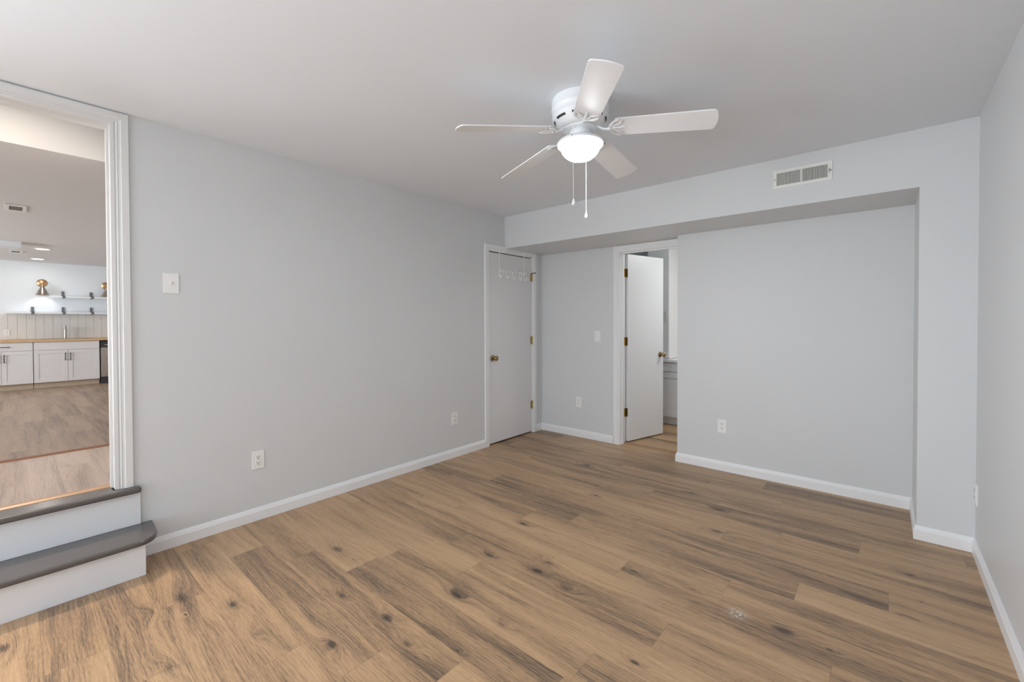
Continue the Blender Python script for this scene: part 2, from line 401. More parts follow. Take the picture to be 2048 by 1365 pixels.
# rear wall with a wide glazed opening (unseen, added behind the camera for light)
bm = BM()
box(bm, -0.12, 0.3, -7.00, -6.88, 0, H); box(bm, 3.2, W, -7.00, -6.88, 0, H); box(bm, 0.3, 3.2, -7.00, -6.88, 0, 0.3); box(bm, 0.3, 3.2, -7.00, -6.88, 2.2, H)
struct('wall_rear', bm, 'wall')
bm = BM()
for x in (0.3, 1.24, 2.19, 3.14): box(bm, x, x+0.06, -6.98, -6.91, 0.3, 2.2)
for z_ in (0.3, 2.14): box(bm, 0.36, 3.14, -6.98, -6.91, z_, z_+0.06)
win = struct('unseen_rear_window', bm, 'trim')
obj('window_pane', bxm(0.33, 3.17, -6.95, -6.944, 0.33, 2.17), 'pane', win)

bm = BM()
for y in (-6.45, -5.63, -4.81): box(bm, -0.10, -0.04, y, y+0.06, 0.7, 2.0)
for z_ in (0.7, 1.94): box(bm, -0.10, -0.04, -6.39, -4.81, z_, z_+0.06)
win = struct('added_side_window', bm, 'trim')  # unseen side window, added so light reaches the right wall
obj('window_pane', bxm(-0.073, -0.067, -6.42, -4.78, 0.73, 1.97), 'pane', win)

# closet behind the closed door
bm = BM(); box(bm, -0.75, -0.70, -0.5, 0.7, 0, 2.3); box(bm, -0.70, -0.12, -0.5, -0.45, 0, 2.3); box(bm, -0.70, -0.12, 0.65, 0.7, 0, 2.3); box(bm, -0.75, -0.12, -0.5, 0.7, 2.3, 2.35)
struct('wall_closet', bm, 'wall')
bm = BM(); box(bm, -0.75, -0.131, -0.5, 0.7, -0.04, -0.002); struct('floor_closet', bm, 'rubber')  # near-black colour stands in for shade in the gap under the closet door

# bathroom shell
bm = BM(); box(bm, 0.10, 0.2, YD+0.12, 2.6, 0, 2.44); struct('wall_bathroom_left', bm, 'kwall')
bm = BM(); box(bm, 2.9, 3.0, YD+0.12, 2.6, 0, 2.44); struct('wall_bathroom_right', bm, 'kwall')
bm = BM(); box(bm, 0.10, 3.0, 2.5, 2.6, 0, 2.44); struct('wall_bathroom_back', bm, 'kwall')
bm = BM(); box(bm, 0.10, 3.0, YD+0.121, 2.6, 2.36, 2.44); struct('ceiling_bathroom', bm, 'ceil')

# kitchen shell
ZK, ZC, XW = 0.07, 2.498, -9.49
bm = BM(); box(bm, XW-0.1, XW, -8.1, -0.9, 0, 2.95); struct('wall_kitchen_back', bm, 'kwall')
bm = BM(); box(bm, XW, -0.12, -1.0, -0.9, 0, 2.95); struct('wall_kitchen_right', bm, 'kwall')
bm = BM()
box(bm, XW, -7.4, -8.1, -8.0, 0, 2.95); box(bm, -3.6, -1.24, -8.1, -8.0, 0, 2.95); box(bm, -7.4, -3.6, -8.1, -8.0, 0, 0.5); box(bm, -7.4, -3.6, -8.1, -8.0, 2.3, 2.95)
struct('wall_kitchen_left', bm, 'kwall')
bm = BM(); box(bm, XW, -1.24, -8.0, -1.0, ZC, 2.93)
struct('ceiling_kitchen', bm, 'kceil')
bm = BM(); box(bm, -1.24, -0.12, -4.72, -1.0, 2.90, 2.95); struct('ceiling_landing', bm, 'kwall')
bm = BM(); box(bm, -1.24, -0.125, -3.0, -2.9, 0, 2.90); box(bm, -1.24, -0.125, -4.72, -4.62, 0, 2.90)
box(bm, -0.145, -0.121, -4.62, -3.0, H, 2.90)
struct('wall_landing', bm, 'kwall')
bm = BM(); box(bm, -1.24, -1.14, -8.0, -4.72, 0, 2.95); box(bm, -1.24, -1.14, -2.9, -1.0, 0, 2.95)
struct('wall_kitchen_front', bm, 'kwall')
# boxed beam hanging under the kitchen ceiling
bm = BM(); box(bm, -6.75, -6.45, -8.0, -3.40, ZC-0.085, ZC-0.0005); struct('trim_ceiling_beam', bm, 'kwall', bevel=0.002)

# ------------------------------------------------------------------ baseboards
BH = 0.082; BT = 0.014
PROF = [(0, 0), (BT, 0), (BT, BH*0.70), (BT*0.80, BH*0.76), (BT*0.80, BH*0.80), (BT*0.55, BH*0.90), (BT*0.40, BH*0.97), (BT*0.30, BH), (0, BH)]
def base_x(name, x0, x1, y, sgn=-1, m0=0, m1=0):
    """runs along x, sticks out toward sgn*y; m0/m1: +1 outside mitre, -1 inside mitre"""
    bm = BM(); A = []; B = []
    for d, z in PROF:
        A.append(bm.verts.new((x0 - m0*d, y+sgn*d, z))); B.append(bm.verts.new((x1 + m1*d, y+sgn*d, z)))
    n = len(A); bm.faces.new(A); bm.faces.new(B)
    for i in range(n): bm.faces.new((A[i], A[(i+1) % n], B[(i+1) % n], B[i]))
    return struct(name, bm, 'trim')
def base_y(name, y0, y1, x, sgn=1, m0=0, m1=0):
    bm = BM(); A = []; B = []
    for d, z in PROF:
        A.append(bm.verts.new((x+sgn*d, y0 - m0*d, z))); B.append(bm.verts.new((x+sgn*d, y1 + m1*d, z)))
    n = len(A); bm.faces.new(A); bm.faces.new(B)
    for i in range(n): bm.faces.new((A[i], A[(i+1) % n], B[(i+1) % n], B[i]))
    return struct(name, bm, 'trim')
base_y('baseboard_left', -3.075, -0.324, 0.0)
base_y('baseboard_left_corner', 0.540, YD, 0.0, 1, 0, -1)
base_x('baseboard_back_door', 0.0, 0.954, YD, -1, -1, 0)
base_x('baseboard_niche', XL, XJ, YN, -1, 1, -1)
base_y('baseboard_niche_left', YN, YD-0.02, XL, -1, 1, 0)
base_y('baseboard_niche_right', 0.0, YN, XJ, -1, 1, -1)
base_x('baseboard_back', XJ, W, 0.0, -1, 1, -1)
base_y('baseboard_right', -6.88, 0.0, W, -1, 0, -1)

# ------------------------------------------------------------------ door casings
CP = [(0, 0), (0.008, 0), (0.011, 0.003), (0.011, 0.008), (0.008, 0.010), (0.008, 0.013), (0.012, 0.016), (0.012, 0.021), (0.0155, 0.026), (0.0155, 0.062), (0.0135, 0.064), (0, 0.064)]  # (thickness, distance from opening)
def casing(name, plane_axis, wallc, sgn, a0, a1, z0, z1, wd=0.064, left=True, right=True, top=True, wl=None, wt=None):
    """opening from a0..a1 (along the wall) and z0..z1; casing mitred at the head"""
    bm = BM()
    def P(a, d, z):
        return (wallc+sgn*d, a, z) if plane_axis == 'x' else (a, wallc+sgn*d, z)
    wt = wt or wd
    def leg(a, s):
        A = [bm.verts.new(P(a + s*w_*wd/0.064, t, z0)) for t, w_ in CP]
        B = [bm.verts.new(P(a + s*w_*wd/0.064, t, z1 + w_*wt/0.064)) for t, w_ in CP]
        n = len(A); bm.faces.new(A); bm.faces.new(B)
        for i in range(n): bm.faces.new((A[i], A[(i+1) % n], B[(i+1) % n], B[i]))
    if left: leg(a0, -1)
    if right: leg(a1, 1)
    if top:
        A = [bm.verts.new(P(a0 - w_*wd/0.064, t, z1 + w_*wt/0.064)) for t, w_ in CP]
        B = [bm.verts.new(P(a1 + w_*wd/0.064, t, z1 + w_*wt/0.064)) for t, w_ in CP]
        n = len(A); bm.faces.new(A); bm.faces.new(B)
        for i in range(n): bm.faces.new((A[i], A[(i+1) % n], B[(i+1) % n], B[i]))
    return bm
# tall doorway to landing: casing runs up to the ceiling
struct('trim_doorway_casing', casing('c', 'x', 0.0, 1, -4.06, OY+0.009, 0.407, 2.384, 0.052, wt=0.052), 'casing')
bm = BM()   # jamb lining with a stop bead
box(bm, -0.126, 0.004, OY-0.014, OY+0.002, 0.407, OZ+0.001); box(bm, -0.126, 0.004, -4.072, -4.056, 0.407, OZ+0.001); box(bm, -0.126, 0.004, -4.056, OY-0.014, OZ-0.014, OZ+0.001)
box(bm, -0.085, -0.05, OY-0.024, OY-0.014, 0.407, OZ-0.014); box(bm, -0.085, -0.05, -4.056, OY-0.024, OZ-0.024, OZ-0.014)
struct('trim_doorway_jamb', bm, 'casing')
# closet
struct('trim_closet_casing', casing('c', 'x', 0.0, 1, -0.257, 0.479, 0.0, 2.053), 'trim')
bm = BM(); box(bm, -0.121, 0.002, -0.263, -0.249, 0.001, 2.060); box(bm, -0.121, 0.002, 0.476, 0.490, 0.001, 2.060); box(bm, -0.121, 0.002, -0.249, 0.476, 2.050, 2.063)
box(bm, -0.075, -0.045, -0.249, -0.239, 0.001, 2.05); box(bm, -0.075, -0.045, 0.466, 0.476, 0.001, 2.05); box(bm, -0.075, -0.045, -0.239, 0.466, 2.047, 2.05)
struct('trim_closet_jamb', bm, 'trim')
# bathroom
struct('trim_bathroom_casing', casing('c', 'y', YD, -1, 1.022, 1.72, 0.0, 2.034, 0.062, right=False), 'trim')
bm = BM(); box(bm, 1.012, 1.030, YD-0.002, YD+0.122, 0.001, 2.045); box(bm, 1.645, 1.66, YD-0.002, YD+0.122, 0.001, 2.045); box(bm, 1.030, 1.645, YD-0.002, YD+0.122, 2.03, 2.046)
box(bm, 1.030, 1.041, YD+0.035, YD+0.07, 0.001, 2.03); box(bm, 1.634, 1.645, YD+0.035, YD+0.07, 0.001, 2.03); box(bm, 1.041, 1.634, YD+0.035, YD+0.07, 2.019, 2.03)
struct('trim_bathroom_jamb', bm, 'trim')
bm = BM(); prism(bm, [(YD+0.065, 0.0005), (YD+0.07, 0.006), (YD+0.085, 0.008), (YD+0.115, 0.008), (YD+0.128, 0.0005)], 'x', 1.031, 1.66)
struct('trim_bathroom_threshold', bm, 'tan')

# ------------------------------------------------------------------ doors
def knob(parent, loc, ax, s, name='door_knob'):
    """round knob on a rosette, axis vector ax"""
    bm = BM()
    prof = [(0.0005, 0), (0.032, 0), (0.033, 0.003), (0.030, 0.007), (0.020, 0.009), (0.012, 0.014), (0.0115, 0.030), (0.017, 0.036), (0.025, 0.044), (0.0275, 0.053), (0.0255, 0.062), (0.018, 0.068), (0.008, 0.070), (0.0005, 0.070)]
    lathe(bm, [(r*s, h*s) for r, h in prof], 28, 'z')
    o = obj(name, bm, 'brass', parent, smooth=True)
    q = Vector((0, 0, 1)).rotation_difference(Vector(ax)); o.rotation_mode = 'QUATERNION'; o.rotation_quaternion = q; o.location = loc
    return o
def hinge_mesh(h=0.09):
    bm = BM()
    lathe(bm, [(0.0005, -h/2-0.006), (0.003, -h/2-0.005), (0.0045, -h/2), (0.0058, -h/2), (0.0058, h/2), (0.0045, h/2), (0.004, h/2+0.005), (0.0005, h/2+0.007)], 12)
    for k in range(4):
        z_ = -h/2 + h*(k+1)/5; lathe(bm, [(0.0062, z_-0.0006), (0.0062, z_+0.0006)], 12)
    return bm
door = struct('door_1', bxm(-0.042, -0.006, -0.245, 0.472, 0.014, 2.038), 'door', label='plain white closed closet door with brass knob', bevel=0.0015)
knob(door, (-0.006, -0.193, 0.92), (1, 0, 0), 1.0)
for z_ in (1.82, 1.087, 0.33):
    bm = hinge_mesh(0.088); box(bm, -0.010, 0.0, -0.020, -0.004, -0.044, 0.044); box(bm, -0.010, 0.0, 0.004, 0.014, -0.044, 0.044)
    hg = obj('hinge', bm, 'hinge', door, smooth=True); hg.location = (0.005, 0.4745, z_)
    if z_ > 1.8:
        bm = BM(); tube(bm, [(0, 0, 0.052), (0.012, 0.012, 0.055), (0.018, 0.030, 0.055)], 0.0035, 8); lathe(bm, [(0.0005, 0), (0.007, 0), (0.007, 0.010), (0.0005, 0.010)], 12, 'y', (0.018, 0.028, 0.055))
        lathe(bm, [(0.0005, 0.046), (0.008, 0.046), (0.008, 0.053), (0.0005, 0.053)], 12)
        tube(bm, [(0, 0, 0.052), (0.010, -0.012, 0.053)], 0.003, 8)
        obj('door_stop', bm, 'rubber', hg, smooth=True)

# open bathroom door
ang = math.radians(75.1)
door2 = struct('door_2', bxm(0.0, 0.60, 0.0, 0.035, 0.015, 2.024), 'door', label='plain white bathroom door standing open', bevel=0.0015)
door2.location = (1.058, 0.790, 0); door2.rotation_euler = (0, 0, ang)
knob(door2, (0.545, 0.0, 0.925), (0, -1, 0), 1.0)
knob(door2, (0.545, 0.035, 0.925), (0, 1, 0), 1.0)
obj('latch_plate', bxm(0.5995, 0.601, 0.006, 0.030, 0.895, 0.955), 'brass', door2)
for z_ in (1.823, 1.088, 0.325):
    bm = BM(); box(bm, -0.0015, 0.0, 0.002, 0.033, -0.045, 0.045)
    lathe(bm, [(0.0005, -0.052), (0.004, -0.050), (0.006, -0.046), (0.006, 0.046), (0.004, 0.050), (0.0005, 0.052)], 12, 'z', (-0.004, 0.0385, 0))
    for k in (-0.03, 0, 0.03): lathe(bm, [(0.0005, -0.0030), (0.0035, -0.0030), (0.004, -0.0015)], 8, 'x', (0.0, 0.017, k))
    hg = obj('hinge', bm, 'hinge', door2, smooth=True); hg.location = (0, 0, z_)
    bm = BM(); box(bm, 1.0302, 1.0318, 0.755, 0.786, z_-0.045, z_+0.045)
    jl = obj('hinge_leaf', bm, 'hinge', door2); jl.matrix_parent_inverse = Matrix.Rotation(-ang, 4, 'Z') @ Matrix.Translation((-1.058, -0.790, 0))

# ------------------------------------------------------------------ over-door hook rack
t = thing('hook_rack', 'white metal over-door hook rack hanging at the top of the closet door', 'hook rack', (0, 0.115, 1.80))
YS = [-0.205, -0.097, 0.012, 0.118, 0.212]
for i, yy in enumerate((YS[0], YS[4])):
    bm = BM(); tube(bm, [(-0.008, yy, 0.249), (0.0, yy, 0.249), (0.002, yy, 0.244), (0.0005, yy, 0.20), (0.0005, yy, 0.05)], 0.007, 8, flat=0.35)
    obj('strap', bm, 'rack', t, smooth=True)
bm = BM(); tube(bm, [(0.0045, YS[0]-0.01, 0.022), (0.0045, YS[4]+0.01, 0.022)], 0.004, 8); tube(bm, [(0.0045, YS[0]-0.01, 0.0), (0.0045, YS[4]+0.01, 0.0)], 0.004, 8)
obj('rail', bm, 'rack', t, smooth=True)
bm = BM()
for a, b_ in zip(YS, YS[1:]):
    for s in (1, -1):
        c0 = (a+b_)/2 + s*0.022
        tube(bm, [(0.004, c0 + s*0.02*math.cos(u_)*(1-u_/9), 0.048 + 0.020*math.sin(u_)*(1-u_/9)) for u_ in [k*0.45 for k in range(13)]], 0.0028, 6)
    tube(bm, [(0.004, (a+b_)/2, 0.022), (0.004, (a+b_)/2, 0.085)], 0.0025, 6)
obj('scrollwork', bm, 'rack', t, smooth=True)
for i, yy in enumerate(YS):
    bm = BM()
    tube(bm, [(0.006, yy, 0.055), (0.006, yy, 0.0), (0.010, yy, -0.018), (0.022, yy, -0.026), (0.035, yy, -0.020), (0.040, yy, -0.006)], 0.0048, 8)
    lathe(bm, [(0.0005, -0.009), (0.006, -0.005), (0.007, 0), (0.006, 0.005), (0.0005, 0.009)], 10, 'z', (0.040, yy, 0.0))
    tube(bm, [(0.006, yy, 0.050), (0.022, yy, 0.052), (0.030, yy, 0.062)], 0.004, 8)
    obj('hook', bm, 'rack', t, smooth=True)

# ------------------------------------------------------------------ switches and outlets (local: plate in xz-plane, front = -y)
def switch_plate(label, loc, rz):
    t = thing('light_switch', label, 'light switch', loc, None, rz)
    obj('cover_plate', bxm(-0.037, 0.037, -0.006, 0, -0.0585, 0.0585), 'plate', t, bevel=0.002)
    bm = BM(); box(bm, -0.0055, 0.0055, -0.0072, -0.0055, -0.013, 0.013)
    obj('toggle_slot', bm, 'vent', t)
    bm = BM(); prism(bm, [(-0.006, -0.008), (-0.006, 0.006), (-0.018, 0.013), (-0.019, 0.008), (-0.010, -0.008)], 'x', -0.0042, 0.0042)
    obj('toggle', bm, 'plate', t, bevel=0.0008)
    for z_ in (0.030, -0.030):
        bm = BM(); lathe(bm, [(0.0004, -0.0072), (0.0026, -0.0070), (0.003, -0.0058)], 12, 'y', (0, 0, z_)); obj('screw', bm, 'vent', t, smooth=True)
    return t
def outlet(label, loc, rz):
    t = thing('wall_outlet', label, 'outlet', loc, 'duplex wall outlets', rz)
    obj('cover_plate', bxm(-0.037, 0.037, -0.006, 0, -0.0585, 0.0585), 'plate', t, bevel=0.002)
    for z_ in (0.0195, -0.0195):
        bm = BM(); pts = []
        for k in range(24):
            a = 2*PI*k/24; x_, zz = 0.0172*math.cos(a), 0.0172*math.sin(a); pts.append((x_, max(-0.0135, min(0.0135, zz)) + z_))
        prism(bm, pts, 'y', -0.0082, -0.0055)
        rc = obj('receptacle', bm, 'plate', t)
        bm = BM(); box(bm, -0.0082, -0.0052, -0.0088, -0.0080, z_+0.0005, z_+0.0095); box(bm, 0.0050, 0.0078, -0.0088, -0.0080, z_+0.0015, z_+0.0085)
        lathe(bm, [(0.0004, -0.0088), (0.0030, -0.0088), (0.0030, -0.0080)], 12, 'y', (0, 0, z_-0.0065))
        obj('slots', bm, 'slot', rc)
    bm = BM(); lathe(bm, [(0.0004, -0.0072), (0.0022, -0.0070), (0.0026, -0.0058)], 12, 'y'); obj('screw', bm, 'vent', t, smooth=True)
    return t
# rz: front faces -y at 0 ; +x at 90deg ; -x at -90deg
switch_plate('white toggle switch on the grey wall right beside the tall open doorway', (0, -2.916, 1.536), PI/2)
switch_plate('white toggle switch on the back wall left of the open bathroom door', (0.764, YD, 1.143), 0)
outlet('white outlet low on left wall, nearest the painted steps', (0, -2.467, 0.396), PI/2)
outlet('white outlet low on left wall just before the closet door', (0, -0.738, 0.376), PI/2)
outlet('white outlet on back wall between the corner and bathroom door', (0.525, YD, 0.394), 0)
outlet('white outlet on the wide bare wall inside the shallow niche', (2.072, YN, 0.389), 0)
outlet('white outlet seen edge-on on the right-hand wall', (W, -0.045, 0.343), -PI/2)
outlet('tiny white outlet on the kitchen backsplash above the counter', (XW+0.012, -3.56, 1.12), PI/2)

# ------------------------------------------------------------------ air register on the soffit
t = thing('air_vent', 'white wall register with vertical louvers high on the soffit', 'vent', (2.706, 0, 2.2965))
def register(t, w_, h_, iw0, iw1, ih, n, inner, lm='vent'):
    bm = BM(); hw, hh = w_/2, h_/2
    box(bm, -hw, iw0, -0.006, 0, -hh, hh); box(bm, iw1, hw, -0.006, 0, -hh, hh)
    box(bm, iw0, iw1, -0.006, 0, ih/2, hh); box(bm, iw0, iw1, -0.006, 0, -hh, -ih/2); box(bm, (iw0+iw1)/2-0.004, (iw0+iw1)/2+0.004, -0.0065, 0, -ih/2, ih/2)
    obj('frame', bm, lm, t, bevel=0.001)
    bm = BM(); mid = (iw0+iw1)/2
    for a, b_, s in ((iw0, mid-0.004, 1), (mid+0.004, iw1, -1)):
        for k in range(n):
            x_ = a + (b_-a)*(k+0.5)/n
            vs = [bm.verts.new(p) for p in ((x_-0.0016*s, -0.005, -ih/2), (x_+0.0022*s, -0.0008, -ih/2), (x_+0.0022*s, -0.0008, ih/2), (x_-0.0016*s, -0.005, ih/2))]
            bm.faces.new(vs)
            vs2 = [bm.verts.new(v_.co + Vector((0.0012, 0, 0))) for v_ in vs]; bm.faces.new(vs2)
            for i_ in range(4): bm.faces.new((vs[i_], vs[(i_+1) % 4], vs2[(i_+1) % 4], vs2[i_]))
    obj('louvers', bm, lm, t)
    bm = BM(); box(bm, iw0, iw1, -0.0006, -0.0001, -ih/2, ih/2); obj('duct_opening', bm, inner, t)
register(t, 0.336, 0.127, -0.146, 0.144, 0.085, 17, 'vent_in')
for x_ in (-0.158, 0.160):
    bm = BM(); lathe(bm, [(0.0004, -0.0078), (0.003, -0.0074), (0.0038, -0.006)], 12, 'y', (x_, 0, 0.0)); obj('screw', bm, 'black', t, smooth=True)
bm = BM(); box(bm, 0.1515, 0.1535, -0.014, -0.006, -0.014, 0.012); obj('damper_lever', bm, 'nickel', t)

# ------------------------------------------------------------------ ceiling fan
FX, FY = 1.945, -1.600
fan = thing('ceiling_fan', 'white five-blade ceiling fan with lit frosted bowl light', 'ceiling fan', (FX, FY, H))
def FB(name, prof, mat, seg=64, parent=None):
    bm = BM(); lathe(bm, prof, seg); return obj(name, bm, mat, parent or fan, smooth=True)
hous = FB('motor_housing', [(0.0005, -0.0005), (0.144, -0.0005), (0.1455, -0.004), (0.1445, -0.040), (0.147, -0.046), (0.147, -0.052), (0.143, -0.057), (0.141, -0.080), (0.1435, -0.084), (0.1425, -0.092),
                    (0.1120, -0.1285), (0.106, -0.134), (0.098, -0.139), (0.092, -0.140), (0.0005, -0.140)], 'fan')
for k in range(8):   # cooling slots on the housing's lower slope
    bm = BM(); a0 = 2*PI*k/8 + 0.25; da = 0.50; n_ = 10
    for i in range(n_):
        aa, ab = a0+da*i/n_, a0+da*(i+1)/n_
        q = [[(r_*math.cos(x_), r_*math.sin(x_), z_) for x_ in (aa, ab)] for r_, z_ in ((0.1340, -0.1035), (0.1265, -0.1125))]
        bm.faces.new([bm.verts.new(p) for p in (q[0][0], q[0][1], q[1][1], q[1][0])])
    obj('vent_slot', bm, 'slot', hous)
FB('flywheel', [(0.0005, -0.1405), (0.078, -0.1405), (0.082, -0.143), (0.082, -0.151), (0.078, -0.154), (0.0005, -0.154)], 'fan')
FB('switch_housing', [(0.0005, -0.1545), (0.052, -0.1545), (0.054, -0.158), (0.054, -0.178), (0.050, -0.183), (0.0005, -0.183)], 'fan')
fit = FB('light_fitter', [(0.0005, -0.1835), (0.048, -0.1835), (0.064, -0.187), (0.096, -0.200), (0.114, -0.212), (0.1185, -0.218), (0.1185, -0.224), (0.115, -0.225), (0.113, -0.219), (0.060, -0.200), (0.0005, -0.199)], 'fan')
for k in range(3):
    bm = BM(); a = 0.7+2*PI*k/3; cyl(bm, (0.112*math.cos(a), 0.112*math.sin(a), -0.216), (0.128*math.cos(a), 0.128*math.sin(a), -0.219), 0.004, 10); obj('thumb_screw', bm, 'nickel', fit, smooth=True)
# glass bowl (thin shell)
outer = [(0.1160, -0.2215), (0.1175, -0.226), (0.1165, -0.232), (0.108, -0.238), (0.101, -0.244), (0.099, -0.252), (0.093, -0.266), (0.081, -0.281), (0.064, -0.293), (0.042, -0.301), (0.020, -0.3045), (0.0005, -0.3055)]
inner = [(max(0.0005, r_-0.003), z_+0.0025) for r_, z_ in reversed(outer)]
bm = BM(); lathe(bm, outer+inner, 64, close=False)
bowl = obj('glass_bowl', bm, 'glass', fan, smooth=True)
fan_bulb = bpy.data.lights.new('fan_bulb', 'POINT'); fan_bulb.energy = 21; fan_bulb.color = (0.93, 0.96, 1.0); fan_bulb.shadow_soft_size = 0.03
lo = bpy.data.objects.new('fan_bulb', fan_bulb); link(lo, fan); lo.location = (0, 0, -0.252)
led = area('fan_lamp_disc', (0, 0, -0.284), (0, 0, -1), 0.085, 0.085, 84, (0.94, 0.965, 1.0), 'DISK'); led.parent = fan
# blades with irons
TH, W1, W0, PT, R0, DR, R1 = 0.393, 0.139, 0.127, -0.229, 0.175, -0.044, 0.648
DZ = [-0.009, 0.008, -0.005, 0.004, 0.002]
tiltm = Matrix.Rotation(-math.atan(0.041), 4, 'Y') @ Matrix.Rotation(math.atan(0.004), 4, 'X')
def blade_mesh():
    bm = BM(); pts = []
    n = 10
    # root (rounded), sides slightly widening, tip with rounded corners
    rc = 0.022
    def corner(cx_, cy_, a0, a1, r_): return [(cx_ + r_*math.cos(a0+(a1-a0)*i/n), cy_ + r_*math.sin(a0+(a1-a0)*i/n)) for i in range(n+1)]
    pts += corner(R1-rc-0.006, W1/2-rc, PI/2, PI/8, rc)
    pts += [(R1, 0.02), (R1+0.0015, 0), (R1, -0.02)]
    pts += corner(R1-rc-0.006, -W1/2+rc, -PI/8, -PI/2, rc)
    pts += corner(R0+0.018, -W0/2+0.02, -PI/2, -PI, 0.02)
    pts += corner(R0+0.018, W0/2-0.02, PI, PI/2, 0.02)
    prism(bm, pts, 'z', -0.003, 0.003)
    return bm
def iron_mesh():
    bm = BM()
    # stem: from flywheel out and down to the blade
    tube(bm, [(0.060, 0, 0.012), (0.080, 0, 0.011), (0.098, 0, 0.004), (0.115, 0, -0.008), (0.135, 0, -0.012), (0.155, 0, -0.010)], [0.013, 0.012, 0.009, 0.009, 0.010, 0.013], 12, flat=0.6)
    return bm
def scroll_mesh():
    bm = BM()
    # crescent under the blade root + leaves
    arc = []
    for k in range(17):
        a = -1.25 + 2.5*k/16
        arc.append((0.218 - 0.066*math.cos(a), 0.060*math.sin(a)/math.sin(1.25), -0.0085))
    tube(bm, arc, [0.004+0.004*math.sin(PI*k/16) for k in range(17)], 8, flat=0.8)
    for s in (1, -1):
        tube(bm, [(0.158, s*0.012, -0.0075), (0.178, s*0.020, -0.0075), (0.196, s*0.022, -0.0075), (0.204, s*0.034, -0.0075), (0.214, s*0.052, -0.0065)], [0.007, 0.006, 0.005, 0.005, 0.003], 8, flat=0.6)
    tube(bm, [(0.150, 0, -0.0085), (0.180, 0, -0.0075), (0.225, 0, -0.0065)], [0.010, 0.008, 0.003], 8, flat=0.6)
    for x_, y_ in ((0.20, 0.0), (0.203, 0.034), (0.203, -0.034)):
        lathe(bm, [(0.0004, -0.0125), (0.0040, -0.0115), (0.0050, -0.0070)], 12, 'z', (x_, y_, 0))
    return bm
blade0 = None
for i in range(5):
    a = TH - i*2*PI/5
    droop = math.atan((DR+DZ[i]) / (R1-R0)) * 0.95
    if blade0 is None:
        bl = obj('fan_blade', blade_mesh(), 'blade', fan, bevel=0.0015)
        ir = obj('blade_iron', iron_mesh(), 'fan', bl, smooth=True)
        sm_ = obj('scroll_plate', scroll_mesh(), 'fan', bl, smooth=True)
        blade0 = bl
    else:
        bl = blade0.copy(); link(bl, fan)
        for ch in blade0.children:
            c = ch.copy(); link(c, bl)
    mloc = Matrix.Translation((0, 0, -0.1635)) @ tiltm @ Matrix.Rotation(a, 4, 'Z') @ Matrix.Translation((R0, 0, 0)) @ Matrix.Rotation(-droop, 4, 'Y') @ Matrix.Translation((-R0, 0, 0)) @ Matrix.Rotation(PT, 4, 'X')
    bl.matrix_local = mloc
# pull chains
def chain(x_, y_, z0, z1, kind):
    bm = BM(); tube(bm, [(x_*0.6, y_*0.6, z0), (x_, y_, z0), (x_, y_, z0-0.02), (x_, y_, z1)], 0.0011, 6)
    n_ = int((z0-z1)/0.006)
    ch = obj('pull_chain', bm, 'chain', fan, smooth=True)
    bm = BM()
    if kind: pr = [(0.0004, 0.014), (0.0022, 0.012), (0.0035, 0.004), (0.0075, -0.008), (0.0085, -0.016), (0.006, -0.022), (0.0004, -0.024)]
    else: pr = [(0.0004, 0.012), (0.0022, 0.010), (0.0048, 0.003), (0.0072, -0.006), (0.0080, -0.012), (0.0055, -0.018), (0.0004, -0.020)]
    lathe(bm, pr, 16, 'z', (x_, y_, z1)); obj('pendant', bm, 'plate', ch, smooth=True)
vx, vy = (3.1402-FX), (-3.5314-FY); vl = math.hypot(vx, vy); vx /= vl; vy /= vl
# chain in front of the bowl (camera side) and the one behind it
chain(1.982-FX, -1.722-FY, 2.275-H, 1.897-H, 0)
chain(1.905-FX, -1.475-FY, 2.275-H, 1.893-H, 1)

# ------------------------------------------------------------------ painted steps up to the doorway
t = thing('entry_steps', 'white painted steps with glossy grey treads below the tall doorway', 'steps', (0.1, -3.56, 0))
def L_(o): o.matrix_parent_inverse = Matrix.Translation((-0.1, 3.56, 0)); return o
YE = -3.083; YW = -4.14
L_(obj('lower_riser', bxm(0.0005, 0.245, YW, YE, 0.0, 0.1638), 'riser', t, bevel=0.0015))
# lower tread with a rounded end that wraps past the riser
bm = BM(); pts = [(0.001, YW), (0.275, YW)]
cx_, cy_ = 0.160, -3.118
pts += [(cx_+0.115*math.sin(0), YW)] if False else []
for k in range(13):
    a = k/12*PI/2
    pts.append((0.155+0.120*math.cos(a)**0.9, -3.122+0.098*math.sin(a)**0.9))
pts += [(0.075, -3.018), (0.001, -3.014)]
prism(bm, pts, 'z', 0.164, 0.194)
L_(obj('lower_tread', bm, 'tread', t, bevel=0.0115, seg=4))
L_(obj('upper_riser', bxm(0.0005, 0.020, YW, -3.068, 0.1945, 0.373), 'riser', t, bevel=0.001))
bm = BM(); prism(bm, [(-0.085, YW+0.08), (0.052, YW+0.08), (0.052, -3.066), (0.0003, -3.066), (0.0003, OY-0.0155), (-0.085, OY-0.0155)], 'z', 0.3735, 0.4058)
L_(obj('upper_tread', bm, 'tread', t, bevel=0.0115, seg=4))
bm = BM(); prism(bm, [(-0.128, 0.405), (-0.128, 0.410), (-0.118, 0.413), (-0.095, 0.413), (-0.082, 0.406), (-0.080, 0.4035), (-0.128, 0.4035)], 'y', -4.05, OY-0.014)
struct('trim_landing_threshold', bm, 'tan')
bm = BM(); prism(bm, [(-1.215, 0.38), (-1.22, 0.405), (-1.21, 0.413), (-1.18, 0.413), (-1.165, 0.405), (-1.19, 0.38)], 'y', -4.6, -3.0)
struct('trim_landing_nosing', bm, 'brown')
bm = BM(); box(bm, -1.205, -1.192, -4.6, -3.0, 0.07, 0.385); struct('trim_landing_riser', bm, 'riser')

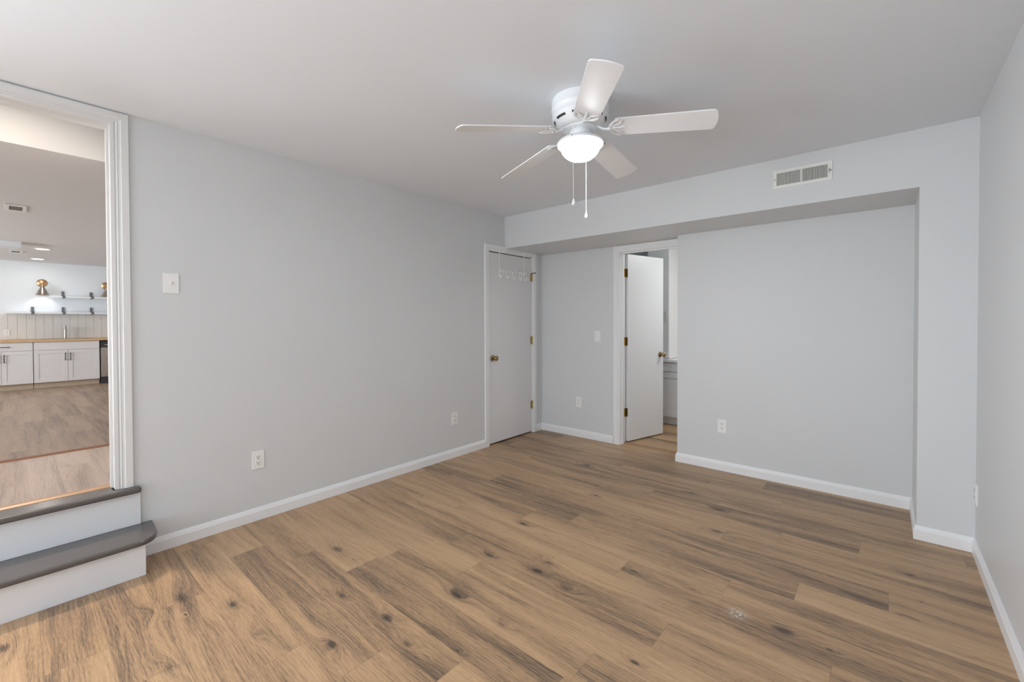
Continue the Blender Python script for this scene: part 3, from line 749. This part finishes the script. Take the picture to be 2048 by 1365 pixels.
# ------------------------------------------------------------------ kitchen
XF = -8.87
def pull(parent, y, z, vert=True, L=0.125):
    bm = BM(); d = 0.028; x0 = XF+0.0005
    a, b_ = ((0, -L/2), (0, L/2)) if vert else ((-L/2, 0), (L/2, 0))
    P0, P1 = (x0+d, y+a[0], z+a[1]), (x0+d, y+b_[0], z+b_[1])
    cyl(bm, P0, P1, 0.006, 10)
    for p in (P0, P1):
        cyl(bm, (x0, p[1], p[2]), (x0+d+0.004, p[1], p[2]), 0.009, 10)
    obj('handle', bm, 'bronze', parent, smooth=True)
def shaker(parent, name, y0, y1, z0, z1, rail=0.062):
    bm = BM(); x0 = XF-0.02
    box(bm, x0, XF-0.008, y0+rail*0.9, y1-rail*0.9, z0+rail*0.9, z1-rail*0.9)
    box(bm, x0, XF, y0, y0+rail, z0, z1); box(bm, x0, XF, y1-rail, y1, z0, z1)
    box(bm, x0, XF, y0+rail, y1-rail, z0, z0+rail); box(bm, x0, XF, y0+rail, y1-rail, z1-rail, z1)
    return obj(name, bm, 'cab', parent, bevel=0.0015)
def base_cabinet(label, y0, y1, drawer_handle):
    t = thing('kitchen_cabinet', label, 'cabinet', (XF-0.3, (y0+y1)/2, ZK), 'white base cabinets')
    inv = Matrix.Translation((-(XF-0.3), -(y0+y1)/2, -ZK))
    bm = BM(); box(bm, XW+0.02, XF-0.021, y0+0.002, y1-0.002, 0.175, 0.950); b0 = obj('body', bm, 'cab', t)
    bm = BM(); box(bm, XW+0.02, XF-0.075, y0+0.002, y1-0.002, ZK+0.001, 0.1745); obj('toe_kick', bm, 'toe', t)
    g = 0.004; mid = (y0+y1)/2
    bm = BM(); box(bm, XF-0.02, XF, y0+g, y1-g, 0.790, 0.935); dr = obj('drawer_front', bm, 'cab', t, bevel=0.002)
    if drawer_handle: pull(dr, mid, 0.865, False, 0.18)
    d1 = shaker(t, 'door', y0+g, mid-g/2, 0.180, 0.783); pull(d1, mid-0.035, 0.655)
    d2 = shaker(t, 'door', mid+g/2, y1-g, 0.180, 0.783); pull(d2, mid+0.035, 0.655)
    for o in t.children: o.matrix_parent_inverse = inv
    return t
base_cabinet('white shaker sink cabinet with two doors, centred below the faucet', -3.243, -2.345, False)
base_cabinet('white shaker base cabinet with one drawer, at the left of the sink cabinet', -4.02, -3.246, True)
# dishwasher
t = thing('dishwasher', 'stainless dishwasher with black control strip beside the sink cabinet', 'dishwasher', (XF-0.3, -2.03, ZK))
inv = Matrix.Translation((XF*-1+0.3, 2.03, -ZK))
obj('tub', bxm(XW+0.02, XF-0.03, -2.335, -1.745, ZK+0.001, 0.935), 'black', t)
obj('door_panel', bxm(XF-0.029, XF, -2.328, -1.748, 0.205, 0.800), 'steel', t, bevel=0.004)
cp = obj('control_panel', bxm(XF-0.029, XF+0.002, -2.328, -1.748, 0.803, 0.905), 'black', t, bevel=0.003)
obj('display', bxm(XF+0.002, XF+0.003, -2.27, -2.21, 0.845, 0.865), 'steel', cp)
obj('kick_plate', bxm(XF-0.06, XF-0.031, -2.328, -1.748, ZK+0.001, 0.195), 'rubber', t)
for o in t.children: o.matrix_parent_inverse = inv
# right-hand cabinet run beyond the dishwasher (mostly hidden)
M['butcher'] = butcher()
bm = BM(); uvl = bm.loops.layers.uv.new('UVMap'); el = bm.loops.layers.uv.new('edge'); cl = bm.loops.layers.float_color.new('plank')
box(bm, XW, XF+0.03, -4.02, -1.70, 0.9505, 0.990)
for f in bm.faces:
    for lp in f.loops:
        co = lp.vert.co; lp[uvl].uv = (co.y, co.x*0.7+co.z*3); lp[el].uv = (0.5, 0.5); lp[cl] = (0.6, 0.9, 1.0, 1)
ct = obj('countertop', bm, 'butcher', None, bevel=0.003); tag(ct, 'long butcher-block countertop across the kitchen cabinets', 'countertop')
# sink and faucet
t = thing('kitchen_sink', 'stainless drop-in sink rim set in the wood countertop', 'sink', (-9.13, -2.80, 0.99))
bm = BM(); 
for a in ((-0.23, 0.23, -0.36, -0.33), (-0.23, 0.23, 0.33, 0.36), (-0.23, -0.17, -0.33, 0.33), (0.20, 0.23, -0.33, 0.33)): box(bm, a[0], a[1], a[2], a[3], 0.0006, 0.006)
obj('rim', bm, 'steel', t, bevel=0.001)
obj('basin', bxm(-0.17, 0.20, -0.33, 0.33, 0.0008, 0.002), 'nickel', t)
t = thing('faucet', 'brushed metal single-post faucet standing behind the kitchen sink', 'faucet', (-9.335, -2.80, 0.9965))
bm = BM(); lathe(bm, [(0.0005, 0), (0.028, 0), (0.028, 0.006), (0.022, 0.010), (0.021, 0.19), (0.026, 0.195), (0.026, 0.215), (0.0005, 0.218)], 24)
obj('post', bm, 'nickel', t, smooth=True)
bm = BM(); tube(bm, [(0.0, 0, 0.175), (0.08, 0, 0.190), (0.16, 0, 0.180), (0.175, 0, 0.155)], [0.013, 0.013, 0.013, 0.014], 12); obj('spout', bm, 'nickel', t, smooth=True)
bm = BM(); tube(bm, [(0, 0, 0.21), (-0.01, 0.012, 0.235), (-0.02, 0.02, 0.26)], 0.006, 8); obj('lever', bm, 'nickel', t, smooth=True)
# shiplap backsplash
bm = BM(); bw = 0.118
y = -4.02
while y < -1.45:
    box(bm, XW, XW+0.010, y+0.0022, y+bw-0.0022, 0.991, 1.472); y += bw
box(bm, XW, XW+0.004, -4.02, y, 0.991, 1.472)
struct('trim_backsplash', bm, 'shiplap')
# floating shelves with brackets
def shelf(label, y0, y1, z, brs):
    t = thing('wall_shelf', label, 'shelf', (XW+0.12, (y0+y1)/2, z), 'white kitchen shelves')
    inv = Matrix.Translation((-(XW+0.12), -(y0+y1)/2, -z))
    obj('board', bxm(XW+0.0115, XW+0.245, y0, y1, z-0.034, z), 'kwall', t, bevel=0.002)
    for y in brs:
        bm = BM()
        box(bm, XW+0.012, XW+0.018, y-0.020, y+0.020, z+0.0005, z+0.105)
        box(bm, XW+0.018, XW+0.250, y-0.020, y+0.020, z-0.040, z-0.035); box(bm, XW+0.246, XW+0.251, y-0.020, y+0.020, z-0.040, z+0.014)
        obj('bracket', bm, 'iron', t)
    for o in t.children: o.matrix_parent_inverse = inv
shelf('shorter upper white kitchen shelf, starting right of the fully visible wall lamp', -2.975, -1.6, 1.835, [-2.815, -2.405, -1.995])
shelf('longer lower white kitchen shelf just above the backsplash boards', -3.575, -1.6, 1.515, [-3.232, -2.815, -2.405, -1.995])
# cone wall lamps
def sconce(label, y):
    t = thing('wall_lamp', label, 'wall lamp', (XW, y, 2.09), 'cone wall lamps')
    bm = BM(); lathe(bm, [(0.076, 0.001), (0.077, 0.006), (0.066, 0.016), (0.040, 0.026), (0.014, 0.031), (0.0005, 0.032)], 32, 'x')
    obj('back_plate', bm, 'copper', t, smooth=True)
    bm = BM(); tube(bm, [(0.028, 0, 0), (0.085, 0, 0.0), (0.115, 0, -0.020), (0.12, 0, -0.05)], 0.008, 10); lathe(bm, [(0.0005, 0), (0.012, 0.004), (0.014, 0.014), (0.0005, 0.018)], 12, 'x', (0.085, 0, 0.0))
    obj('arm', bm, 'copper', t, smooth=True)
    bm = BM(); pr = [(0.018, -0.045), (0.022, -0.050), (0.022, -0.066), (0.098, -0.238), (0.100, -0.240), (0.097, -0.2395), (0.020, -0.070), (0.0005, -0.060)]
    lathe(bm, pr, 40, 'z', (0.12, 0, 0), close=False); obj('lamp_shade', bm, 'nickel', t, smooth=True)
    bm = BM(); lathe(bm, [(0.0005, -0.20), (0.022, -0.185), (0.028, -0.165), (0.020, -0.14), (0.012, -0.11), (0.0005, -0.10)], 20, 'z', (0.12, 0, 0)); obj('bulb', bm, 'lamp', t, smooth=True)
    d = bpy.data.lights.new('sconce_light', 'SPOT'); d.energy = 2.2; d.spot_size = math.radians(125); d.spot_blend = 0.5; d.color = (0.95, 0.97, 1.0); d.shadow_soft_size = 0.03
    lo = bpy.data.objects.new('sconce_light', d); link(lo, t); lo.location = (0.12, 0, -0.205)
sconce('fully visible brass and metal cone wall lamp left of the upper kitchen shelf', -3.098)
sconce('brass and metal cone wall lamp partly hidden by the doorway casing', -2.170)
# recessed lights
def can(label, x, y):
    t = thing('recessed_light', label, 'ceiling light', (x, y, ZC), 'recessed kitchen downlights')
    bm = BM(); lathe(bm, [(0.078, -0.0006), (0.098, -0.0006), (0.098, -0.004), (0.080, -0.008), (0.078, -0.006), (0.078, -0.0006)], 36, close=False); obj('trim_ring', bm, 'plate', t, smooth=True)
    bm = BM(); lathe(bm, [(0.0005, -0.0007), (0.0775, -0.0007), (0.0775, -0.005), (0.0005, -0.0055)], 36); obj('lens', bm, 'lamp', t, smooth=True)
can('recessed downlight in the kitchen ceiling, the nearer of the visible pair', *KL[0])
can('recessed downlight in the kitchen ceiling, closest to the far wall', *KL[1])
# ceiling registers
def cvent(label, x, y, w_, h_):
    t = thing('ceiling_vent', label, 'vent', (x, y, ZC)); t.rotation_euler = (PI/2, 0, PI/2)
    bm = BM(); hw, hh = w_/2, h_/2; iw, ih = hw*0.62, hh*0.62
    for a in ((-hw, -iw, -hh, hh), (iw, hw, -hh, hh), (-iw, iw, ih, hh), (-iw, iw, -hh, -ih)): box(bm, a[0], a[1], -0.008, -0.0003, a[2], a[3])
    obj('frame', bm, 'vent', t, bevel=0.001)
    bm = BM(); box(bm, -iw, iw, -0.002, -0.0004, -ih, ih)
    obj('grille', bm, 'ventk_in', t)
    bm = BM()
    for k in range(9):
        q = -ih + 2*ih*(k+0.5)/9; box(bm, -iw, iw, -0.006, -0.002, q-0.004, q+0.002)
    obj('slats', bm, 'nickel', t)
    t.rotation_euler = (0, 0, 0)
    for o in t.children: o.matrix_parent_inverse = Matrix(((0, 0, 1, 0), (1, 0, 0, 0), (0, 1, 0, 0), (0, 0, 0, 1)))
cvent('white ceiling register nearest the doorway, at left of kitchen ceiling', -3.67, -3.472, 0.15, 0.38)
cvent('small white ceiling register far back near the recessed lights', -7.83, -3.445, 0.15, 0.36)

# ------------------------------------------------------------------ bathroom fittings
t = thing('vanity', 'white bathroom vanity glimpsed behind the open door', 'vanity', (1.5, 2.1, 0))
inv = Matrix.Translation((-1.5, -2.1, 0))
YV = 1.83
obj('body', bxm(0.93, 2.3, YV+0.02, 2.495, 0.105, 0.79), 'cab', t)
obj('toe_kick', bxm(0.93, 2.3, YV+0.08, 2.495, 0.001, 0.1045), 'kwall', t)
obj('drawer_front', bxm(0.935, 1.75, YV, YV+0.0195, 0.675, 0.783), 'trim', t, bevel=0.003)
obj('rail', bxm(0.935, 1.75, YV+0.006, YV+0.0195, 0.592, 0.668), 'trim', t, bevel=0.002)
bm = BM(); box(bm, 0.935, 1.75, YV+0.010, YV+0.0195, 0.210, 0.586); box(bm, 0.935, 1.75, YV, YV+0.0195, 0.110, 0.205); obj('door', bm, 'trim', t, bevel=0.002)
obj('countertop', bxm(0.92, 2.32, YV-0.015, 2.496, 0.7905, 0.825), 'ctop', t, bevel=0.004)
obj('backsplash', bxm(1.10, 2.3, 2.30, 2.495, 0.8255, 0.915), 'ctop', t, bevel=0.004)
for o in t.children: o.matrix_parent_inverse = inv
t = thing('wall_cabinet', 'tall white cabinet above the bathroom counter with a slim pull', 'cabinet', (0.94, 2.2, 0.9))
inv = Matrix.Translation((-0.94, -2.2, -0.9))
obj('body', bxm(0.80, 1.085, 1.90, 2.496, 0.828, 2.355), 'cab', t, bevel=0.002)
dd = obj('door', bxm(0.805, 1.082, 1.885, 1.8995, 0.85, 2.30), 'trim', t, bevel=0.002)
bm = BM(); tube(bm, [(1.045, 1.885, 1.30), (1.045, 1.862, 1.305), (1.045, 1.862, 1.42), (1.045, 1.885, 1.425)], 0.0045, 8); obj('handle', bm, 'nickel', dd, smooth=True)
for o in t.children: o.matrix_parent_inverse = inv
